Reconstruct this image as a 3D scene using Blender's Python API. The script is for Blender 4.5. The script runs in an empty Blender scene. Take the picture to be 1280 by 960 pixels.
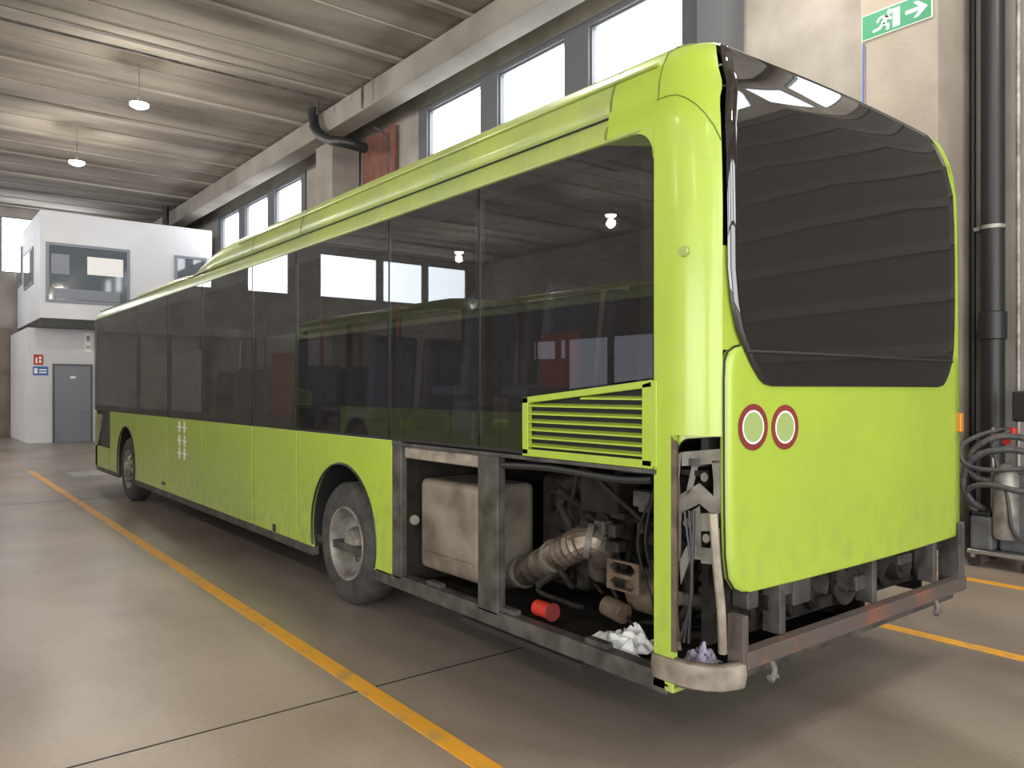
import bpy, bmesh, math, random
from mathutils import Vector, Matrix, noise
random.seed(7)
SC=bpy.context.scene; COL=SC.collection
# ---------------------------------------------------------------- camera
F=975.0; HZ=487.0; CX,CY,CZ=-2.81,-2.46,1.73; YAW=math.radians(38.3)
LIFT=.08   # the bus body is measured with the eye at 1.65 and then lifted onto its wheels
sv,cv=math.sin(YAW),math.cos(YAW)
def ray(px,py): 
    a=(px-640)/F; b=(HZ-py)/F
    return (sv+cv*a, cv-sv*a, b)
def onx(px,py,x=0.0):
    d=ray(px,py); t=(x-CX)/d[0]; return (CY+t*d[1], CZ+t*d[2])
def ony(px,py,y):
    d=ray(px,py); t=(y-CY)/d[1]; return (CX+t*d[0], CZ+t*d[2])
def onz(px,py,z=0.0):
    d=ray(px,py); t=(z-CZ)/d[2]; return (CX+t*d[0], CY+t*d[1])
cd=bpy.data.cameras.new('camera'); cam=bpy.data.objects.new('camera',cd); COL.objects.link(cam)
cam.location=(CX,CY,CZ); cam.rotation_euler=(math.pi/2,0,-YAW)
cd.sensor_width=36; cd.lens=F*36/1280; cd.shift_y=7/1280; cd.clip_end=200
SC.camera=cam
# ---------------------------------------------------------------- materials
def mat(name,c,rough=.5,metal=0,c2=None,scale=5,detail=6,bump=0,coat=0,stretch=(1,1,1),lo=.35,hi=.65,emis=0,spec=.5,bscale=None,ior=1.5):
    m=bpy.data.materials.new(name); m.use_nodes=True; nt=m.node_tree; b=nt.nodes['Principled BSDF']
    b.inputs['Base Color'].default_value=(*c,1); b.inputs['Roughness'].default_value=rough
    b.inputs['Metallic'].default_value=metal; b.inputs['Coat Weight'].default_value=coat; b.inputs['Coat Roughness'].default_value=.15
    b.inputs['Specular IOR Level'].default_value=spec; b.inputs['IOR'].default_value=ior
    if emis: b.inputs['Emission Color'].default_value=(*c,1); b.inputs['Emission Strength'].default_value=emis
    if c2 or bump:
        g=nt.nodes.new('ShaderNodeNewGeometry'); mp=nt.nodes.new('ShaderNodeMapping'); mp.inputs['Scale'].default_value=stretch
        nt.links.new(g.outputs['Position'],mp.inputs['Vector'])
        n=nt.nodes.new('ShaderNodeTexNoise'); n.inputs['Scale'].default_value=scale; n.inputs['Detail'].default_value=detail
        nt.links.new(mp.outputs[0],n.inputs['Vector'])
    if c2:
        r=nt.nodes.new('ShaderNodeValToRGB'); r.color_ramp.elements[0].position=lo; r.color_ramp.elements[1].position=hi
        r.color_ramp.elements[0].color=(*c2,1); r.color_ramp.elements[1].color=(*c,1)
        nt.links.new(n.outputs['Fac'],r.inputs[0]); nt.links.new(r.outputs[0],b.inputs['Base Color'])
    if bump:
        n2=nt.nodes.new('ShaderNodeTexNoise'); n2.inputs['Scale'].default_value=bscale or scale*4; n2.inputs['Detail'].default_value=4
        nt.links.new(mp.outputs[0],n2.inputs['Vector'])
        bp=nt.nodes.new('ShaderNodeBump'); bp.inputs['Strength'].default_value=bump; bp.inputs['Distance'].default_value=.02
        nt.links.new(n2.outputs['Fac'],bp.inputs['Height']); nt.links.new(bp.outputs[0],b.inputs['Normal'])
    return m
M={}
def paint(name,c,c2,dirt,amt):
    m=mat(name,c,.40,0,c2,1.3,5,coat=.35); nt=m.node_tree; N=nt.nodes.new; L=nt.links.new; b=nt.nodes['Principled BSDF']
    src=b.inputs['Base Color'].links[0].from_socket
    g=N('ShaderNodeNewGeometry'); s=N('ShaderNodeSeparateXYZ'); L(g.outputs['Position'],s.inputs[0])
    mr=N('ShaderNodeMapRange'); mr.inputs['From Min'].default_value=1.15; mr.inputs['From Max'].default_value=.3; mr.inputs['To Max'].default_value=.8; L(s.outputs[2],mr.inputs[0])
    mp=N('ShaderNodeMapping'); mp.inputs['Scale'].default_value=(4,4,2.5); L(g.outputs['Position'],mp.inputs[0])
    n=N('ShaderNodeTexNoise'); n.inputs['Scale'].default_value=3; n.inputs['Detail'].default_value=10; L(mp.outputs[0],n.inputs['Vector'])
    r=N('ShaderNodeValToRGB'); r.color_ramp.elements[0].position=.45; r.color_ramp.elements[1].position=.80; L(n.outputs['Fac'],r.inputs[0])
    mu=N('ShaderNodeMath'); mu.operation='MULTIPLY'; L(mr.outputs[0],mu.inputs[0]); L(r.outputs[0],mu.inputs[1])
    ad=N('ShaderNodeMath'); ad.operation='ADD'; ad.use_clamp=True; L(mu.outputs[0],ad.inputs[0])
    m2=N('ShaderNodeMath'); m2.operation='MULTIPLY'; m2.inputs[1].default_value=amt; L(r.outputs[0],m2.inputs[0]); L(m2.outputs[0],ad.inputs[1])
    x=N('ShaderNodeMixRGB'); L(ad.outputs[0],x.inputs[0]); L(src,x.inputs[1]); x.inputs[2].default_value=(*dirt,1); L(x.outputs[0],b.inputs['Base Color'])
    return m
M['green']=paint('lime_paint',(.36,.485,.045),(.33,.445,.05),(.21,.23,.09),.14)
M['greenw']=paint('lime_paint_weathered',(.37,.445,.09),(.30,.365,.10),(.24,.255,.14),.5)
M['greeny']=paint('yellowed_lime_paint',(.50,.52,.13),(.42,.44,.13),(.30,.30,.15),.4)
M['greens']=mat('dark_lime_seam',(.12,.17,.02),.6)  # dark green of the roof corner seams
M['seam']=mat('black_seam',(.012,.012,.012),.6)
M['black']=mat('black_plastic',(.02,.02,.02),.45)
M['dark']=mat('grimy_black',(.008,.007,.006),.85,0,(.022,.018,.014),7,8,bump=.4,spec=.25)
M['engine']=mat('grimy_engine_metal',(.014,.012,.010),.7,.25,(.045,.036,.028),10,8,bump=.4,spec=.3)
M['frame']=mat('chassis_frame_steel',(.10,.092,.083),.6,.2,(.04,.035,.03),7,8,bump=.2)
M['rust']=mat('rusty_steel',(.09,.072,.06),.75,.1,(.17,.08,.05),4,9,bump=.3,lo=.36,hi=.5)
M['beige']=mat('beige_dirty_metal',(.36,.315,.245),.6,.1,(.16,.13,.10),6,7,bump=.15)
M['tank']=mat('tank_metal',(.26,.225,.17),.6,.15,(.12,.095,.07),3.0,10,bump=.15,lo=.38,hi=.62)
M['galv']=mat('galvanised_grey',(.38,.37,.34),.5,.5,(.20,.18,.15),8,6)
M['brk']=mat('dull_bracket_grey',(.19,.18,.15),.65,.2,(.09,.08,.065),9,6)
M['flex']=mat('exhaust_steel',(.34,.29,.23),.45,.7,(.11,.08,.055),8,6)
M['tyre']=mat('tyre_rubber',(.028,.026,.025),.8,0,(.06,.055,.05),10,5)
M['rim']=mat('dusty_rim',(.34,.32,.285),.5,.3,(.14,.12,.10),6,7)
M['seat']=mat('seat_fabric',(.07,.08,.12),.9,0,(.11,.10,.16),30,2)
M['red']=mat('red_plastic',(.45,.025,.015),.5)
M['redb']=mat('red_faded',(.22,.022,.018),.7,0,(.15,.018,.016),8,5)
M['white']=mat('white_decal',(.85,.85,.82),.5)
M['offwhite']=mat('white_cladding',(.66,.67,.70),.55,0,(.60,.61,.64),.8,3)
M['doorgrey']=mat('grey_blue_paint',(.20,.22,.26),.5)
M['palereflect']=mat('pale_pane_reflection',(.60,.61,.53),.6,0,(.50,.51,.45),3,4)
M['winframe']=mat('dark_frame_paint',(.09,.095,.105),.5)
M['yellow']=mat('yellow_floor_paint',(.80,.38,.03),.5,0,(.50,.30,.11),5,10,lo=.30,hi=.46)
M['concrete']=mat('hall_concrete',(.34,.315,.28),.8,0,(.23,.21,.18),1.2,9,bump=.2,bscale=20)
M['ceil']=mat('ceiling_concrete',(.31,.28,.24),.9,0,(.145,.125,.105),.5,13,bump=.2,bscale=10,stretch=(.4,1.7,1),lo=.38,hi=.62)
M['beam']=mat('beam_concrete',(.28,.255,.22),.85,0,(.18,.16,.135),.8,9,bump=.2,bscale=14)
M['column']=mat('column_concrete',(.35,.31,.255),.8,0,(.24,.205,.165),.9,8,bump=.2,bscale=18)
M['brown']=mat('brown_block',(.21,.18,.15),.85,0,(.15,.125,.10),2,8)
M['backdrop']=mat('reflection_backdrop',(.055,.05,.045),.7)
M['rib']=mat('reflection_backdrop_rib',(.075,.069,.062),.6)
M['pipe']=mat('black_pipe',(.016,.016,.017),.45)
M['brick']=mat('red_brick',(.19,.075,.055),.85,0,(.13,.055,.04),4,6)
M['signgreen']=mat('sign_green',(.008,.20,.09),.4)
M['signblue']=mat('sign_blue',(.03,.12,.42),.4)
M['day']=mat('daylight_pane',(.92,.96,1.0),.4,emis=6)
M['lampon']=mat('lamp_glow',(1,.90,.72),.4,emis=40)
M['alu']=mat('aluminium',(.50,.50,.50),.35,.9)
M['hose']=mat('grey_hose',(.045,.048,.052),.5,0,(.08,.07,.06),8,4)
M['hoseb']=mat('grimy_hose',(.011,.010,.009),.8,0,(.03,.024,.018),9,6,bump=.2,spec=.25)
M['cabinet']=mat('machine_grey',(.12,.125,.13),.5,0,(.08,.08,.085),6,4)
M['rag']=mat('white_rag',(.66,.66,.64),.9,0,(.30,.40,.35),12,3,lo=.3,hi=.45)
M['ragp']=mat('purple_rag',(.27,.23,.36),.9,0,(.42,.40,.5),12,3)
M['amber']=mat('amber_lens',(.55,.20,.02),.25)
M['brass']=mat('brown_cast_metal',(.15,.105,.07),.7,.3,(.07,.048,.032),10,6,bump=.2)
M['palegreen']=mat('green_centre_decal',(.30,.40,.13),.5)
def glassmat(name,tint,haze,hc,r0):
    # single-skin pane: Schlick reflectance from the facing angle (the same from both sides), tinted see-through, a film of dust
    m=bpy.data.materials.new(name); m.use_nodes=True; nt=m.node_tree; nt.nodes.clear(); N=nt.nodes.new; L=nt.links.new
    o=N('ShaderNodeOutputMaterial'); t=N('ShaderNodeBsdfTransparent'); t.inputs[0].default_value=(*tint,1)
    d=N('ShaderNodeBsdfDiffuse'); d.inputs[0].default_value=(*hc,1)
    g=N('ShaderNodeBsdfGlossy'); g.inputs['Roughness'].default_value=.012; g.inputs[0].default_value=(.9,.93,.97,1)
    lw=N('ShaderNodeLayerWeight'); lw.inputs['Blend'].default_value=.5
    pw=N('ShaderNodeMath'); pw.operation='POWER'; pw.inputs[1].default_value=4.5; L(lw.outputs['Facing'],pw.inputs[0])
    ma=N('ShaderNodeMath'); ma.operation='MULTIPLY_ADD'; ma.inputs[1].default_value=(1-r0)*.75; ma.inputs[2].default_value=r0; L(pw.outputs[0],ma.inputs[0])
    a=N('ShaderNodeMixShader'); a.inputs[0].default_value=haze; L(t.outputs[0],a.inputs[1]); L(d.outputs[0],a.inputs[2])
    b=N('ShaderNodeMixShader'); L(ma.outputs[0],b.inputs[0]); L(a.outputs[0],b.inputs[1]); L(g.outputs[0],b.inputs[2])
    L(b.outputs[0],o.inputs[0]); return m
M['glass']=glassmat('tinted_side_glass',(.42,.43,.46),.16,(.10,.09,.08),.085)
M['glassr']=mat('black_rear_glass',(.016,.014,.013),.03,spec=.5,ior=1.75,bump=.006,bscale=1.2)
M['officeglass']=mat('office_glass',(.10,.12,.14),.05,spec=.8)
def floormat():
    m=bpy.data.materials.new('floor_concrete'); m.use_nodes=True; nt=m.node_tree; b=nt.nodes['Principled BSDF']; N=nt.nodes.new; L=nt.links.new
    g=N('ShaderNodeNewGeometry')
    def noise_(s,d,st=(1,1,1)):
        mp=N('ShaderNodeMapping'); mp.inputs['Scale'].default_value=st; L(g.outputs['Position'],mp.inputs['Vector'])
        n=N('ShaderNodeTexNoise'); n.inputs['Scale'].default_value=s; n.inputs['Detail'].default_value=d; L(mp.outputs[0],n.inputs['Vector']); return n.outputs['Fac']
    def ramp(i,a,b_,ca,cb):
        r=N('ShaderNodeValToRGB'); e=r.color_ramp.elements; e[0].position=a; e[1].position=b_; e[0].color=(*ca,1); e[1].color=(*cb,1); L(i,r.inputs[0]); return r.outputs[0]
    def mix(f,a,b_,t='MIX'):
        x=N('ShaderNodeMixRGB'); x.blend_type=t
        if isinstance(f,float): x.inputs[0].default_value=f
        else: L(f,x.inputs[0])
        L(a,x.inputs[1]); L(b_,x.inputs[2]); return x.outputs[0]
    base=ramp(noise_(.5,9),.30,.70,(.265,.21,.162),(.42,.345,.27))
    lane=ramp(noise_(.9,9,(1,.4,1)),.3,.7,(.195,.162,.136),(.335,.285,.24))
    sx=N('ShaderNodeSeparateXYZ'); L(g.outputs['Position'],sx.inputs[0])
    a=N('ShaderNodeMapRange'); a.interpolation_type='SMOOTHSTEP'; a.inputs['From Min'].default_value=-1.0; a.inputs['From Max'].default_value=-.1; L(sx.outputs[0],a.inputs[0])
    c=N('ShaderNodeMapRange'); c.interpolation_type='SMOOTHSTEP'; c.inputs['From Min'].default_value=5.0; c.inputs['From Max'].default_value=3.0; L(sx.outputs[0],c.inputs[0])
    mm=N('ShaderNodeMath'); mm.operation='MULTIPLY'; L(a.outputs[0],mm.inputs[0]); L(c.outputs[0],mm.inputs[1])
    col=mix(mm.outputs[0],base,lane)
    st2=ramp(noise_(1.1,10,(1,.6,1)),.50,.72,(1,1,1),(.76,.72,.68)); col=mix(.8,col,st2,'MULTIPLY')
    st=ramp(noise_(14,6),.60,.74,(1,1,1),(.80,.77,.74)); col=mix(.6,col,st,'MULTIPLY')
    fine=ramp(noise_(40,5),.3,.6,(.88,.87,.86),(1,1,1)); col=mix(.8,col,fine,'MULTIPLY')
    L(col,b.inputs['Base Color'])
    rr=N('ShaderNodeMapRange'); rr.inputs['To Min'].default_value=.20; rr.inputs['To Max'].default_value=.48; L(noise_(1.2,6),rr.inputs[0]); L(rr.outputs[0],b.inputs['Roughness'])
    return m
M['floor']=floormat()
# ---------------------------------------------------------------- mesh builder
def origin(p):
    v=Vector((0,0,0))
    while p: v+=p.location; p=p.parent
    return v
class MB:
    def __init__(s): s.v=[]; s.f=[]
    def add(s,vs,fs):
        n=len(s.v); s.v+= [tuple(v) for v in vs]; s.f+=[tuple(i+n for i in f) for f in fs]; return s
    def box(s,x0,x1,y0,y1,z0,z1):
        return s.add([(x0,y0,z0),(x1,y0,z0),(x1,y1,z0),(x0,y1,z0),(x0,y0,z1),(x1,y0,z1),(x1,y1,z1),(x0,y1,z1)],
            [(0,3,2,1),(4,5,6,7),(0,1,5,4),(1,2,6,5),(2,3,7,6),(3,0,4,7)])
    def prism(s,poly,f,w0,w1):
        n=len(poly); vs=[f(u,v,w0) for u,v in poly]+[f(u,v,w1) for u,v in poly]
        return s.add(vs,[tuple(range(n))[::-1],tuple(range(n,2*n))]+[(i,(i+1)%n,n+(i+1)%n,n+i) for i in range(n)])
    def px(s,poly,x0,x1): return s.prism(poly,lambda u,v,w:(w,u,v),x0,x1)
    def pz(s,poly,z0,z1): return s.prism(poly,lambda u,v,w:(u,v,w),z0,z1)
    def sheet(s,poly,x): return s.add([(x,u,v) for u,v in poly],[tuple(range(len(poly)))])
    def loft(s,rows,close=False,caps=False):
        n=len(rows[0]); vs=[p for r in rows for p in r]; fs=[]
        for i in range(len(rows)-1):
            for j in range(n if close else n-1):
                k=(j+1)%n; fs.append((i*n+j,i*n+k,(i+1)*n+k,(i+1)*n+j))
        if caps: fs.append(tuple(range(n))[::-1]); fs.append(tuple((len(rows)-1)*n+j for j in range(n)))
        return s.add(vs,fs)
    def tube(s,pts,r,n=10,caps=True):
        P=[Vector(p) for p in pts]; rows=[]; up=None
        for i,p in enumerate(P):
            t=(P[min(i+1,len(P)-1)]-P[max(i-1,0)]).normalized()
            if up is None:
                up=Vector((0,0,1)) if abs(t.z)<.9 else Vector((1,0,0))
            a=(up-t*up.dot(t)).normalized(); b=t.cross(a); up=a
            rr=r[i] if isinstance(r,(list,tuple)) else r
            rows.append([tuple(p+a*rr*math.cos(2*math.pi*k/n)+b*rr*math.sin(2*math.pi*k/n)) for k in range(n)])
        return s.loft(rows,True,caps)
    def lathe(s,prof,c,axis='z',n=32,caps=False):
        rows=[]
        for r,h in prof:
            row=[]
            for k in range(n):
                a=2*math.pi*k/n; u,v=r*math.cos(a),r*math.sin(a)
                row.append({'z':(c[0]+u,c[1]+v,c[2]+h),'x':(c[0]+h,c[1]+u,c[2]+v),'y':(c[0]+u,c[1]+h,c[2]+v)}[axis])
            rows.append(row)
        return s.loft(rows,True,caps)
    def build(s,name,m,parent=None,smooth=False,bevel=0,label=None,solid=0):
        o3=origin(parent)
        me=bpy.data.meshes.new(name); me.from_pydata([tuple(Vector(v)-o3) for v in s.v],[],s.f); me.update()
        bm=bmesh.new(); bm.from_mesh(me); bmesh.ops.recalc_face_normals(bm,faces=bm.faces); bm.to_mesh(me); bm.free()
        me.materials.append(m); ob=bpy.data.objects.new(name,me); COL.objects.link(ob)
        if parent: ob.parent=parent
        if smooth:
            for p in me.polygons: p.use_smooth=True
            me.set_sharp_from_angle(angle=math.radians(40))
        if bevel:
            b=ob.modifiers.new('b','BEVEL'); b.width=bevel; b.segments=3; b.limit_method='ANGLE'
        if solid:
            b=ob.modifiers.new('s','SOLIDIFY'); b.thickness=solid; b.offset=0
        if label: ob['label']=label
        return ob
def tag(o,label,cat,group=None,kind=None):
    o['label']=label; o['category']=cat
    if group: o['group']=group
    if kind: o['kind']=kind
    return o
def thing(name,loc,label,cat,group=None):
    o=bpy.data.objects.new(name,None); COL.objects.link(o); o.location=loc; return tag(o,label,cat,group)
def struct(o): o['kind']='structure'; return o
def copy_tree(o,parent=None):
    c=o.copy(); COL.objects.link(c)
    if parent: c.parent=parent
    for ch in list(o.children): copy_tree(ch,c)
    return c
def spline(pts,n=6):
    P=[Vector(p) for p in pts]; out=[]
    for i in range(len(P)-1):
        p0=P[max(i-1,0)];p1=P[i];p2=P[i+1];p3=P[min(i+2,len(P)-1)]
        for k in range(n):
            t=k/n; out.append(.5*((2*p1)+(p2-p0)*t+(2*p0-5*p1+4*p2-p3)*t*t+(3*p1-p0-3*p2+p3)*t**3))
    out.append(P[-1]); return out
def interp(tab,z):
    if z<=tab[0][0]: return tab[0][1]
    for (a,b),(c,d) in zip(tab,tab[1:]):
        if z<=c: return b+(d-b)*(z-a)/(c-a)
    return tab[-1][1]
# ---------------------------------------------------------------- hall
XW,XL,YB,YR,ZC=6.4,-22.0,31.6,-14.0,8.48
struct(MB().box(XL-.3,XW+.5,YR-.3,YB+.3,-.2,0).build('floor',M['floor']))
c=MB().box(XL-.3,XW+.5,YR-.3,YB+.3,ZC,ZC+.25)
y=YR+1.0
while y<YB: 
    c.box(XL,XW,y-.09,y+.09,ZC-.06,ZC); c.box(XL,XW,y+1.2,y+1.25,ZC-.02,ZC); y+=2.45
struct(c.build('ceiling',M['ceil']))
ZB,ZT=6.84,7.86; ZBF=6.62
wins=[]
for a,b in ((738,855),(624,708),(536,603),(345,378),(308,336),(278,300)):
    wins.append((onx(b,100,XW)[0],onx(a,100,XW)[0]))
hid=[(-8.9,-7.0),(-6.5,-4.6),(-4.1,-2.2),(-1.7,.2)]
wins=sorted(wins+hid)
w=MB(); w.box(XW,XW+.3,YR,YB,0,ZBF); w.box(XW,XW+.3,YR,YB,ZT,ZC)
w.box(XW,XW+.3,YR,16,ZBF,ZB)
yy=YR
for a,b in wins: 
    if a>16: w.box(XW,XW+.3,max(yy,16),a,ZBF,ZB)
    w.box(XW,XW+.3,yy,a,ZB,ZT); yy=b
w.box(XW,XW+.3,yy,YB,ZBF,ZT)
struct(w.build('wall_right',M['concrete']))
wn=0
def window(y0,y1,z0,z1,fn,mull=0,t=.04):
    global wn; wn+=1
    root=bpy.data.objects.new('window_%d'%wn,None); COL.objects.link(root); struct(root); root.location=fn((y0+y1)/2,z0,0)
    f=MB()
    for (a,b,c_,d) in ((y0,y0+t,z0,z1),(y1-t,y1,z0,z1),(y0+t,y1-t,z0,z0+t),(y0+t,y1-t,z1-t,z1)):
        f.prism([(a,c_),(b,c_),(b,d),(a,d)],fn,.0,.1)
    if mull: f.prism([((y0+y1)/2-.03,z0),((y0+y1)/2+.03,z0),((y0+y1)/2+.03,z1),((y0+y1)/2-.03,z1)],fn,.02,.1)
    f.build('frame',M['winframe'],root)
    MB().prism([(y0+t,z0+t),(y1-t,z0+t),(y1-t,z1-t),(y0+t,z1-t)],fn,.1,.11).build('pane',M['day'],root)
for a,b in wins: window(a,b,ZBF if a>16 else ZB,ZT,lambda u,v,w:(XW+w,u,v))
for i,ws in enumerate((wins[4:7],wins[7:10])):
    a,b=ws[0][0]-.3,ws[-1][1]+.35; zb_=ZBF if i else ZB
    d=MB().box(XW-.05,XW-.003,a,b,zb_-.25,zb_); d.box(XW-.05,XW-.003,a,b,ZT,ZT+.12); p=a
    for q,r in ws: d.box(XW-.05,XW-.003,p,q,zb_,ZT); p=r
    d.box(XW-.05,XW-.003,p,b,zb_,ZT)
    struct(d.build('trim_%d'%(i+1),M['winframe']))
# dark ribbed boards, added out of view to band the reflection in the rear glass
struct(MB().box(XW-.04,XW-.003,YR+.1,.2,0,6.5).build('trim_5',M['backdrop']))
rb=MB(); z=.3
while z<6.4: rb.box(XW-.07,XW-.042,YR+.1,.2,z,z+.14); z+=.6
struct(rb.build('trim_6',M['rib']))
bw=[(.2,3.2),(-4.2,-1.5),(-7.8,-5.6),(-11.2,-9.3),(-15.7,-12.7),(-18.3,-16.0),(-21.0,-18.6)]
w=MB(); w.box(XL,XW,YB,YB+.3,0,6.05); w.box(XL,XW,YB,YB+.3,8.1,ZC); x=XW
for a,b in bw: w.box(b,x,YB,YB+.3,6.05,8.1); x=a
w.box(XL,x,YB,YB+.3,6.05,8.1)
struct(w.build('wall_back',M['concrete']))
for a,b in bw: window(a,b,6.05,8.1,lambda u,v,w:(u,YB+w,v))
struct(MB().box(XL,.5,YB-.08,YB-.002,0,4.0).build('trim_3',M['brown']))
w=MB(); w.box(XL,XW,YR-.3,YR,0,5.2); w.box(XL,XW,YR-.3,YR,7.4,ZC); fw=[(2.6-5*k-1.9,2.6-5*k+1.9) for k in range(4)]; x=XW
for a,b in fw: w.box(b,x,YR-.3,YR,5.2,7.4); x=a
w.box(XL,x,YR-.3,YR,5.2,7.4)
struct(w.build('wall_front',M['concrete']))
for a,b in fw: window(a,b,5.2,7.4,lambda u,v,w:(u,YR-w,v),1)
struct(MB().box(XL-.3,XL,YR,YB,0,ZC).build('wall_left',M['concrete']))
tag(MB().box(5.25,5.75,YR,YB,7.88,ZC-.065).build('ceiling_beam',M['beam'],bevel=.02),'long concrete beam under the ceiling along the window wall','beam')
def ycol(px,x): return onx(px,100,x)[0]
ya,yb=ycol(1172,5.6),ycol(1075,5.6)
tag(MB().box(5.6,XW-.005,ya,yb,0,7.875).build('concrete_column',M['column'],bevel=.015),'beige concrete column carrying the green exit sign','column')
yc=ycol(452,XW)
tag(MB().box(5.6,XW-.06,yc,yc+.95,0,7.875).build('concrete_column',M['beam'],bevel=.015),'grey concrete column beside the bent black duct, beyond the bus roof','column')
yd=ycol(905,5.9)
tag(MB().box(5.9,XW-.06,yd,yd+.45,0,7.875).build('steel_column',M['winframe']),'dark narrow column directly behind the rear roof corner of the bus','column')
a,b=ycol(497,XW-.04),ycol(457,XW-.04)
tag(MB().box(XW-.12,XW-.055,a,b,5.6,7.9).build('brick_panel',M['brick']),'muted red brick wall patch right of the black duct','wall panel')
# pipes
def pipething(name,pts,r,label,cat,m='pipe',n=12): return tag(MB().tube(pts,r,n).build(name,M[m],smooth=True),label,cat)
px_,pyy=6.22,onx(1241,300,6.22)[0]
pr=thing('drain_pipe',(px_,pyy,0),'thick black vertical drain pipe right of the exit sign column','pipe')
MB().tube([(px_,pyy,0),(px_,pyy,ZC-.07)],.11,20).build('pipe_run',M['pipe'],pr,smooth=True)
MB().lathe([(.113,-.02),(.122,-.02),(.122,.02),(.113,.02)],(px_,pyy,3.43),'z',20).build('clamp',M['galv'],pr,smooth=True)
MB().box(px_-.04,px_+.15,pyy+.112,pyy+.17,3.41,3.45).build('wall_bracket',M['galv'],pr)
MB().lathe([(.111,-.15),(.13,-.14),(.13,.14),(.111,.15)],(px_,pyy,2.40),'z',20).build('coupling',M['pipe'],pr,smooth=True)
pipething('thin_pipe',[(6.34,ya-.05,0),(6.34,ya-.05,ZC-.07)],.03,'thin dark riser pipe between column and drain pipe','pipe')
yq=ycol(1272,6.3); pipething('steel_conduit',[(6.32,yq,0),(6.32,yq,ZC-.07)],.022,'slim galvanised conduit right of the black drain pipe','conduit','galv')
yq=ycol(1079,5.57); pipething('hanging_cable',[(5.58,yq,5.55),(5.57,yq+.005,4.2),(5.58,yq,2.9)],.008,'thin blue-grey cable hanging below the exit sign','cable','signblue')
YC=CY+16.2
pipething('ceiling_conduit',spline([(-14,YC,8.2),(0,YC,8.2),(5.0,YC,8.2)],5),.025,'thin conduit crossing below the ceiling to the window wall','conduit','frame')
pipething('wall_conduit',spline([(5.9,YC,7.82),(6.2,YC,7.7),(6.28,YC,7.4),(6.28,YC,6.4)],5),.03,'thin bent conduit dropping down left of the nearest windows','conduit','frame')
def P(px,py,x): yy,zz=onx(px,py,x); return (x,yy,zz)
DX=5.05
pipething('bent_duct',spline([P(392,128,DX),P(392,145,DX),P(395,162,DX),P(410,174,DX+.05),P(430,178,DX+.2),P(456,185,DX+.8)],6),.12,'thick black bent duct in front of the grey column','duct')
q=P(397,127,DX-.2); pipething('duct_rod',[(q[0],q[1],q[2]-.3),(q[0],q[1],ZC-.065)],.03,'short rod hanging the bent black duct','rod','frame')
q=P(453,135,DX); pipething('duct_rod',[q,(q[0],q[1],ZC-.065)],.03,'short dark hanger rod to the right of the duct rod','rod','frame')
pipething('corner_duct',[P(207,282,5.0),P(207,255,5.0)],.12,'short black vent pipe above the cabin roof','duct')
# lamps
def lamp(x,y,label,group='high bay lamps over the lane'):
    t=thing('high_bay_lamp',(x,y,7.55),label,'lamp',group)
    MB().tube([(x,y,7.70),(x,y,ZC-.065)],.007,8).build('rod',M['frame'],t)
    MB().lathe([(.0,.16),(.04,.155),(.05,.09),(.12,.04),(.14,.02)],(x,y,7.56),'z',24).build('housing',M['frame'],t,smooth=True)
    MB().lathe([(.0,-.07),(.10,-.065),(.17,-.03),(.185,.015),(.14,.02)],(x,y,7.565),'z',24).build('diffuser',M['lampon'],t,smooth=True)
    l=bpy.data.lights.new('lamp_light','POINT'); l.energy=170; l.color=(1,.94,.86); l.shadow_soft_size=.14
    lo=bpy.data.objects.new('lamp_light',l); COL.objects.link(lo); lo.parent=t; lo.location=(0,0,-.25)
xl=CX+3.9
lamp(*onz(174,132,7.55),'larger lit ceiling lamp, nearer of the two seen at upper left',None)
lamp(*onz(96,204,7.55),'smaller lit ceiling lamp, farther of the two seen at upper left',None)
for k,(x,y) in enumerate([(xl,CY+6.4),(xl,CY+.8),(xl,CY-5),(-8,3),(-8,12),(-8,21),(-8,-6),(-16,-2),(-16,7),(-16,16),(-16,25),(4.6,2.4),(4.6,-2.5)]):
    lamp(x,y,'ceiling lamp out of view, only mirrored in the bus windows')
def area(name,loc,rot,sx,sy,e,col=(1,1,1)):
    l=bpy.data.lights.new(name,'AREA'); l.shape='RECTANGLE'; l.size=sx; l.size_y=sy; l.energy=e; l.color=col
    o=bpy.data.objects.new(name,l); COL.objects.link(o); o.location=loc; o.rotation_euler=rot; return o
area('unseen_fill_light',(-13,YR+.1,2.6),(math.pi/2,0,0),12,4.8,1200,(.96,.97,1))  # area fills added on the solid front and left walls, without any gate
area('unseen_fill_light',(-1,YR+.1,2.6),(math.pi/2,0,0),8,4.8,600,(.96,.97,1))
area('unseen_fill_light',(XL+.1,-4,2.8),(math.pi/2,0,-math.pi/2),14,5,1700,(.96,.97,1))
area('unseen_fill_light',(XL+.1,22,2.8),(math.pi/2,0,-math.pi/2),10,5,900,(.96,.97,1))
wd=bpy.data.worlds.new('world'); SC.world=wd; wd.use_nodes=True; wd.node_tree.nodes['Background'].inputs[0].default_value=(.8,.9,1,1); wd.node_tree.nodes['Background'].inputs[1].default_value=.6
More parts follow.
